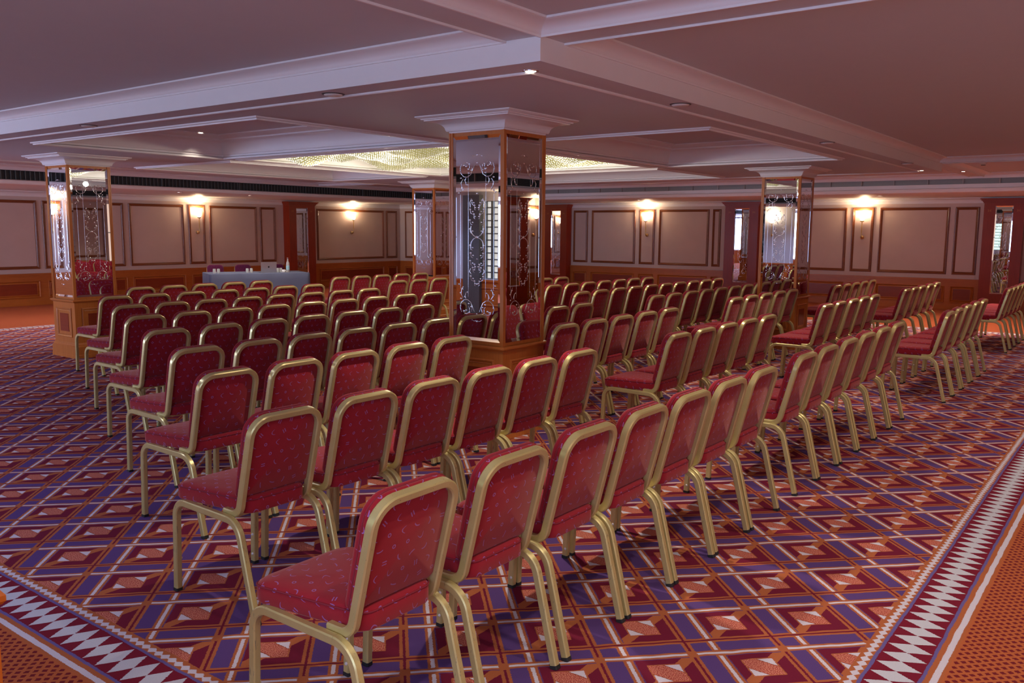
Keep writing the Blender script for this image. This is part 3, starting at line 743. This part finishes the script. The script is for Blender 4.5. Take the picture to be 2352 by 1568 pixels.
for x, y in ((6.5, 6.6), (9.3, 4.4), (12.1, 6.6), (12.1, 9.6), (8, 11.6), (10.6, 11.6)): spot((x, y, 2.88), 42, NEUT)
for x, y in ((18.0, 7.8), (18.0, 3.6), (18, 1.8), (4.0, 15.6), (1.0, 14.5)): spot((x, y, 2.80), 110, (1., .72, .5))
for i, (x, y, lb) in enumerate(((4.13, 4.67, 'nearer round vent on the left arm of the dropped ceiling'), (4.10, 7.96, 'farther round vent on the left arm of the dropped ceiling'), (5.91, 2.92, 'nearest round vent on the right arm of the dropped ceiling'), (9.26, 2.89, 'middle round vent on the right arm of the dropped ceiling'), (12.62, 2.86, 'farthest round vent on the right arm of the dropped ceiling'))):
    t = thing('ceiling_vent', 'small ' + lb, 'vent', (x, y, ZS), 0, 'round vents along the dropped ceiling')
    bm = bmesh.new(); lathe(bm, [(.0005, -.016), (.045, -.016), (.062, -.010), (.066, 0)], n=18, cap_ends=False); link('disc', bm, 'white_plastic', t, True)
    bm = bmesh.new(); lathe(bm, [(.066, -.005), (.078, -.003), (.080, 0)], n=18, cap_ends=False); link('rim', bm, 'grille_dark', t, True)
t = thing('smoke_detector', 'small round smoke detector on the ceiling near the right edge', 'detector', (15.55, 2.40, ZC))
bm = bmesh.new(); lathe(bm, [(.0005, -.05), (.035, -.05), (.05, -.035), (.058, -.012), (.058, 0)], n=16, cap_ends=False); link('body', bm, 'white_plastic', t, True)
bm = bmesh.new(); lathe(bm, [(.03, -.052), (.036, -.06), (.01, -.062)], n=12, cap_ends=False); link('sensor', bm, 'grille_dark', t, True)

# ================================================================= CHAIRS
# local frame: chair faces +y, front feet at y = +.28
Y = .28
def rrect(w0, w1, y0, y1, r, seg=6):
    """rounded outline; half width w0 at y0, w1 at y1"""
    cs = [((w1, y1), 0), ((-w1, y1), 90), ((-w0, y0), 180), ((w0, y0), 270)]; out = []
    rs = r if isinstance(r, (list, tuple)) else (r, r, r, r)
    for (cx_, cy_), a0 in cs:
        rr = rs[a0//90]; ox = cx_ - math.copysign(rr, cx_); oy = cy_ - (rr if cy_ == y1 else -rr)
        for i in range(seg+1):
            a_ = math.radians(a0+90*i/seg); out.append((ox+rr*math.cos(a_), oy+rr*math.sin(a_)))
    return out
def cushion(bm, outline, layers, fn, dome=0.):
    """layers: (inset, h); fn(u,v,h)->xyz. UV in metres."""
    uvl = bm.loops.layers.uv.verify(); n = len(outline)
    cu = sum(p[0] for p in outline)/n; cv = sum(p[1] for p in outline)/n
    arc_ = [0]
    for i in range(n): a_, b_ = outline[i], outline[(i+1) % n]; arc_.append(arc_[-1]+math.hypot(b_[0]-a_[0], b_[1]-a_[1]))
    W_ = max(abs(p[0]-cu) for p in outline); H_ = max(abs(p[1]-cv) for p in outline)
    rows_ = []
    for ins, h in layers:
        rows_.append([((cu+(p[0]-cu)*(1-ins/W_), cv+(p[1]-cv)*(1-ins/H_)), h) for p in outline])
    V = [[bm.verts.new(fn(*q[0], q[1])) for q in r_] for r_ in rows_]
    for i in range(len(V)-1):
        flat = abs(layers[i+1][0]-layers[i][0]) > abs(layers[i+1][1]-layers[i][1])
        for k_ in range(n):
            j = (k_+1) % n; f = bm.faces.new((V[i][k_], V[i][j], V[i+1][j], V[i+1][k_]))
            for lp_, (ri, ci, ar) in zip(f.loops, ((i, k_, arc_[k_]), (i, j, arc_[k_+1]), (i+1, j, arc_[k_+1]), (i+1, k_, arc_[k_]))):
                lp_[uvl].uv = rows_[ri][ci][0] if flat else (ar+.013, rows_[ri][ci][1])
    for row, rr, lay in ((V[0], rows_[0], layers[0]), (V[-1], rows_[-1], layers[-1])):
        c = bm.verts.new(fn(cu, cv, lay[1]+(dome if row is V[-1] else 0)))
        for k_ in range(n):
            j = (k_+1) % n; f = bm.faces.new((row[k_], row[j], c)); 
            for lp_, q in zip(f.loops, (rr[k_][0], rr[j][0], (cu, cv))): lp_[uvl].uv = q
def chair_master(fabric):
    t = bpy.data.objects.new('banquet_chair', None); C.objects.link(t); t.empty_display_size = .1
    # side frames: front leg, rail, rear leg
    fr = rounded([(0, 0, 0), (0, -.022, .452), (0, -.50, .446), (0, -.612, 0)], [.075, .095], 8)
    fr = [Vector((0, p.y+Y, p.z)) for p in fr]
    for s in (-1, 1):
        for nm, seg in (('leg', fr[0:10]), ('seat_rail', fr[9:11]), ('leg', fr[10:])):
            bm = bmesh.new(); sweep(bm, [p+Vector((s*.219, 0, 0)) for p in seg], .030, .032, (1, 0, 0), .0045)
            o = link(nm, bm, 'worn_champagne_metal', t); smooth_angle(o, 30)
            if nm == 'leg':
                e = seg[0] if seg[0].z < .01 else seg[-1]; d_ = (seg[1]-seg[0]).normalized() if seg[0].z < .01 else (seg[-2]-seg[-1]).normalized()
                bm = bmesh.new(); p = e+Vector((s*.219, 0, 0)); sweep(bm, [p, p+d_*.016], .0325, .0345, (1, 0, 0), .004); link('foot_cap', bm, 'black_rubber', o)
                if seg[0].z < .01:
                    for zz in (.055, .16):
                        bm = bmesh.new(); bmesh.ops.create_uvsphere(bm, u_segments=6, v_segments=4, radius=.007); bmesh.ops.translate(bm, verts=bm.verts, vec=(s*.203, Y-.005-.022*zz/.452, zz)); link('stacking_stud', bm, 'white_plastic', o)
    # back frame
    K = (-.105, .425); lean = Vector((0, -.105, .418)).normalized()
    pts = [(-.187, -.365, .462), (-.187, -.468, .462), (-.187, -.582, .907), (.187, -.582, .907), (.187, -.468, .462), (.187, -.365, .462)]
    path = [p+Vector((0, Y, 0)) for p in rounded(pts, [.06, .082, .082, .06], 7)]
    bm = bmesh.new(); sweep(bm, path, .030, .035, (1, 0, 0), .005); smooth_angle(link('back_frame', bm, 'champagne_metal', t), 30)
    # flat crossbars between the side frames
    for yy, zz in ((-.42, .452), (-.09, .45)):
        bm = bmesh.new(); box(bm, -.212, .212, yy-.02+Y, yy+.02+Y, zz-.006, zz+.006); link('crossbar', bm, 'champagne_metal', t)
    # seat
    ol = rrect(.166, .220, -.500+Y, .012+Y, (.075, .075, .05, .05))
    lay = [(.02, .462), (.004, .464), (0, .470), (0, .520), (.005, .532), (.018, .539), (.06, .545)]
    fs = lambda u, v, h: (u, v, h - (.012*max(0, (v-(Y-.08))/.09)**2 if h > .5 else 0))
    bm = bmesh.new(); cushion(bm, ol, lay, fs, .004); seat = link('seat', bm, fabric, t, True)
    bm = bmesh.new(); pp = [Vector(fs(u*1.004, v, .526)) for u, v in ol]; pp.append(pp[0]); sweep(bm, pp, 0, 0, (0, 0, 1), sec=circ(.0032, 5), caps=False); link('piping', bm, 'piping_cloth', seat, True)
    # backrest: front pad and rear panel
    nrm = Vector((0, lean.z, -lean.y))      # forward normal
    org = Vector((0, -.468+Y, .462)); 
    fb = lambda u, v, h: tuple(org + Vector((u, 0, 0)) + lean*v + nrm*h)
    L_ = (Vector((0, -.582, .907))-Vector((0, -.468, .462))).length
    ol2 = rrect(.192, .196, .066, L_+.014, (.088, .088, .03, .03))
    bm = bmesh.new(); cushion(bm, ol2, [(.006, .014), (0, .020), (0, .028), (.004, .031), (0, .034), (0, .046), (.006, .054), (.02, .059), (.06, .063)], fb, .004); bk = link('backrest', bm, fabric, t, True)
    bm = bmesh.new(); pp = [Vector(fb(u, v, .031)) for u, v in ol2]; pp.append(pp[0]); sweep(bm, pp, 0, 0, tuple(nrm), sec=circ(.0034, 5), caps=False); link('piping', bm, 'piping_cloth', bk, True)
    ol3 = rrect(.174, .174, .088, L_-.013, (.07, .07, .012, .012))
    bm = bmesh.new(); cushion(bm, ol3, [(0, .020), (0, .006), (.004, .003)], fb, -.002)
    # flip so the domed side is the rear: layers run from the front to the back already
    link('rear_panel', bm, fabric, bk, True)
    return t
def copy_tree(o, parent=None):
    c = o.copy(); C.objects.link(c); c.parent = parent
    for ch_ in o.children: copy_tree(ch_, c)
    return c
ORD = ['first', 'second', 'third', 'fourth', 'fifth', 'sixth', 'seventh', 'eighth', 'ninth', 'tenth']
BLOCK = ['left block', 'centre block', 'right-hand block', 'far right block']
ROWS = [
 (1, 0, 1.843, [1.934, 2.468, 2.988, 3.472, 3.958, 4.442, 4.928]), (1, 1, 1.862, [5.744, 6.222, 6.735, 7.238, 7.735, 8.24]), (1, 2, 1.72, [9.79, 10.27, 10.80, 11.37, 11.88]), (1, 3, 1.76, [14.40, 14.89, 15.36, 15.82, 16.30]),
 (2, 0, 3.085, [2.41, 2.912, 3.400, 3.883, 4.370, 4.868]), (2, 1, 3.022, [6.236, 6.717, 7.176, 7.651, 8.135]), (2, 2, 2.969, [9.815, 10.305, 10.83, 11.325, 11.80]), (2, 3, 2.911, [13.30, 13.79, 14.28, 14.83, 15.35]),
 (3, 0, 4.211, [2.894, 3.385, 3.878, 4.368, 4.860]), (3, 1, 4.08, [6.189, 6.682, 7.168, 7.665, 8.165]), (3, 2, 4.14, [10.067, 10.556, 11.065, 11.57, 12.06]), (3, 3, 3.924, [13.42, 13.91, 14.40, 14.89, 15.38]),
 (4, 0, 5.19, [3.344, 3.842, 4.322, 4.800, 5.288, 5.78]), (4, 1, 5.088, [7.574, 8.06]), (4, 2, 5.036, [9.712, 10.205, 10.705, 11.20, 11.69, 12.18, 12.67, 13.163]),
 (5, 0, 6.30, [3.79, 4.289, 4.779, 5.265, 5.765, 6.26, 6.745]), (5, 2, 6.087, [9.617, 10.10, 10.60, 11.075, 11.55, 12.03, 12.50, 12.99, 13.47, 13.95]),
 (6, 0, 7.46, [4.278, 4.76, 5.251, 5.737, 6.228, 6.718, 7.216, 7.71, 8.20]), (6, 2, 7.134, [10.498, 10.985, 11.47, 11.95, 12.43, 12.91, 13.41]),
 (7, 0, 8.57, [4.755, 5.24, 5.723, 6.200, 6.68, 7.17, 7.66, 8.15]), (7, 2, 8.249, [11.885, 12.375]),
 (8, 0, 9.78, [5.25, 5.745, 6.24, 6.735, 7.225, 7.715, 8.205]), (8, 2, 9.57, [9.725, 10.21, 10.70]),
 (9, 0, 11.006, [6.265, 6.755, 7.245, 7.735, 8.225]), (9, 2, 10.95, [9.770, 10.255, 10.74, 11.228, 11.715])]
ROWN = ['nearest', 'second', 'third', 'fourth', 'fifth', 'sixth', 'seventh', 'eighth', 'ninth and farthest']
master = chair_master('crimson_upholstery'); used = False
for row, blk, ytop, xs_ in ROWS:
    for _ in range(40):          # keep neighbours just clear of each other
        for i in range(len(xs_)-1):
            g_ = .482 - (xs_[i+1]-xs_[i])
            if g_ > 0: xs_[i] -= g_/2; xs_[i+1] += g_/2
    for i, xx in enumerate(xs_):
        o = copy_tree(master) if used else master; used = True
        rz = math.radians(random.uniform(-.7, .7)); fy = ytop+.565-Y
        o.location = (xx, fy, 0); o.rotation_euler = (0, 0, rz)
        pos = 'leftmost' if i == 0 else ('rightmost' if i == len(xs_)-1 else ORD[i] + ' from left')
        nb = ROWN[row-1]
        o['label'] = 'gold-framed crimson chair, %s in the %s row of the %s' % (pos, nb, BLOCK[blk])
        o['category'] = 'chair'; o['group'] = 'crimson banquet chairs in theatre rows'
pm = chair_master('purple_upholstery')
TANG = math.atan2(-.89, 1.92)
for i, ((a_, b_), lb) in enumerate((((.376, 1.38), 'leftmost dark purple chair behind the blue-clothed table'), ((1.0, 1.40), 'middle dark purple chair behind the blue-clothed table'), ((1.76, 1.36), 'dark purple chair behind the laptop, mostly hidden by its lid'))):
    o = pm if i == 0 else copy_tree(pm)
    c, s_ = math.cos(TANG), math.sin(TANG); o.location = (10.74+a_*c-b_*s_, 16.13+a_*s_+b_*c, 0); o.rotation_euler = (0, 0, TANG+PI); o.scale = (.94, .94, .94)
    o['label'] = lb; o['category'] = 'chair'; o['group'] = 'purple chairs at the table'; o.name = 'banquet_chair'

# ================================================================= TABLE AND WHAT STANDS ON IT
TB = thing('speaker_table', 'long table covered to the floor in slate blue cloth', 'table', (10.74, 16.13, 0), TANG)
TWd, TDp = 2.13, 1.0
# table is drawn from its front-left corner: +x along the front, +y to the back
bm = bmesh.new(); box(bm, .02, TWd-.02, .02, TDp-.02, .70, .735); link('tabletop', bm, 'board_underside', TB)
for a_, b_ in ((.08, .08), (TWd-.08, .08), (.08, TDp-.08), (TWd-.08, TDp-.08)):
    bm = bmesh.new(); lathe(bm, [(.018, 0), (.018, .70)], a_, b_, 10); link('leg', bm, 'grille_dark', TB)
tc = thing('table_cloth', 'slate blue cloth draped over the speaker table', 'tablecloth', (10.74, 16.13, 0), TANG)
bm = bmesh.new()
def drape(flare, nseg=40):
    pts = []
    per_ = [(0, 0, 0, -1), (TWd, 0, 1, 0), (TWd, TDp, 0, 1), (0, TDp, -1, 0)]
    for k_ in range(4):
        p, q = per_[k_], per_[(k_+1) % 4]; L_ = math.hypot(q[0]-p[0], q[1]-p[1]); n = max(4, int(L_/.05)); nx_, ny_ = ((0, -1), (1, 0), (0, 1), (-1, 0))[k_]
        for i in range(n):
            f = i/n; wv_ = flare*(.35+.65*abs(math.sin(f*L_*5.2+k_)))*(1 if 0 < i else 1.3)
            pts.append((p[0]+(q[0]-p[0])*f+nx_*wv_, p[1]+(q[1]-p[1])*f+ny_*wv_))
    return pts
rows_ = []
for z_, fl_ in ((.742, 0), (.735, .006), (.6, .010), (.3, .018), (.012, .028)): rows_.append([bm.verts.new((px, py, z_)) for px, py in drape(fl_)])
for i in range(len(rows_)-1):
    n = len(rows_[i])
    for k_ in range(n): bm.faces.new((rows_[i][k_], rows_[i][(k_+1) % n], rows_[i+1][(k_+1) % n], rows_[i+1][k_]))
bm.faces.new(rows_[0]); link('cloth', bm, 'table_cloth', tc, True)
def T2(a_, b_, z_=.742): c, s = math.cos(TANG), math.sin(TANG); return (10.74+a_*c-b_*s, 16.13+a_*s+b_*c, z_)
# laptop (seen from behind its open lid)
lt = thing('laptop', 'open silver laptop with a dark emblem on its lid', 'laptop', T2(1.30, .30), TANG)
link('base', B(-.17, .17, 0, .24, .002, .014), 'silver_laptop', lt); link('keyboard', B(-.14, .14, .06, .16, .014, .016), 'dark_screen', lt)
bm = bmesh.new(); box(bm, -.17, .17, -.006, 0, .012, .235); bmesh.ops.rotate(bm, verts=bm.verts, cent=(0, 0, .012), matrix=Matrix.Rotation(.10, 3, 'X')); lid = link('lid', bm, 'silver_laptop', lt)
bm = bmesh.new(); box(bm, -.16, .16, 0, .002, .022, .228); bmesh.ops.rotate(bm, verts=bm.verts, cent=(0, 0, .012), matrix=Matrix.Rotation(.10, 3, 'X')); link('screen', bm, 'dark_screen', lid)
bm = bmesh.new(); pp = []
for i in range(20):
    a_ = 2*PI*i/20; r_ = .019*(1-.16*math.exp(-((a_-PI/2)/.35)**2)-.10*math.exp(-((a_-3*PI/2)/.3)**2)-(.22*math.exp(-((min(a_, 2*PI-a_)-.25)/.35)**2))); pp.append(bm.verts.new((r_*math.cos(a_), -.0075, .128+r_*math.sin(a_))))
bm.faces.new(pp); pl_ = [bm.verts.new(p) for p in ((.0, -.0075, .148), (.006, -.0075, .152), (.010, -.0075, .160), (.003, -.0075, .157))]; bm.faces.new(pl_)
bmesh.ops.rotate(bm, verts=bm.verts, cent=(0, 0, .012), matrix=Matrix.Rotation(.10, 3, 'X')); link('emblem', bm, 'dark_screen', lid)
bt = thing('water_bottle', 'clear glass water bottle with pale blue label on the table', 'bottle', T2(1.72, .28))
bm = bmesh.new(); lathe(bm, [(.034, 0), (.038, .01), (.038, .19), (.034, .215), (.016, .25), (.014, .30), (.016, .302), (.016, .312)], n=18); link('glass', bm, 'clear_glass', bt, True)
bm = bmesh.new(); lathe(bm, [(.0385, .06), (.0385, .15)], n=18, cap_ends=False); link('label', bm, 'label_paper', bt, True)
bm = bmesh.new(); lathe(bm, [(.0165, .305), (.0165, .33)], n=12); link('bottle_cap', bm, 'chrome', bt, True)
for k_, (a_, b_, lb) in enumerate(((.16, .42, 'left glass in front of the leftmost purple chair'), (.25, .44, 'right glass in front of the leftmost purple chair'), (.86, .42, 'left glass in front of the middle purple chair'), (.95, .44, 'right glass in front of the middle purple chair'), (1.52, .40, 'glass beside the laptop, left of the pair'), (1.60, .44, 'glass beside the laptop, right of the pair'))):
    gt = thing('drinking_glass', 'clear upturned tumbler, ' + lb, 'glass', T2(a_, b_), 0, 'upturned tumblers on the table')
    bm = bmesh.new(); lathe(bm, [(.036, 0), (.030, .095), (.001, .097)], n=14, cap_ends=False); lathe(bm, [(.033, 0), (.028, .088), (.001, .09)], n=14, cap_ends=False); link('tumbler', bm, 'clear_glass', gt, True)
ct = thing('tea_cup', 'white cup on a saucer between laptop and bottle', 'cup', T2(1.62, .26))
bm = bmesh.new(); lathe(bm, [(.06, .006), (.075, .012), (.072, .014), (.03, .008)], n=18, cap_ends=False); link('saucer', bm, 'ceramic', ct, True)
bm = bmesh.new(); lathe(bm, [(.022, .010), (.036, .03), (.043, .062), (.040, .062), (.033, .03), (.001, .016)], n=18, cap_ends=False); link('cup_body', bm, 'ceramic', ct, True)
bm = bmesh.new(); tube(bm, [(.040, 0, .052), (.058, 0, .05), (.060, 0, .036), (.036, 0, .028)], .0035); link('handle', bm, 'ceramic', ct, True)

# small wooden cabinet whose corner shows at the bottom left
cb = thing('wooden_cabinet', 'orange wood cabinet corner cut by the lower left photo edge', 'cabinet', (.622, 2.601, 0))
link('body', B(-.27, .27, -.27, .27, .05, .76), 'counter_wood', cb)
bm = bmesh.new(); ring(bm, -.27, .27, -.27, .27, [(-.05, .76), (.008, .76), (.016, .77), (.016, .785), (.006, .80), (-.05, .80)]); box(bm, -.25, .25, -.25, .25, .76, .80); link('top', bm, 'counter_wood', cb)
link('plinth', B(-.29, .29, -.29, .29, 0, .06), 'counter_wood', cb)
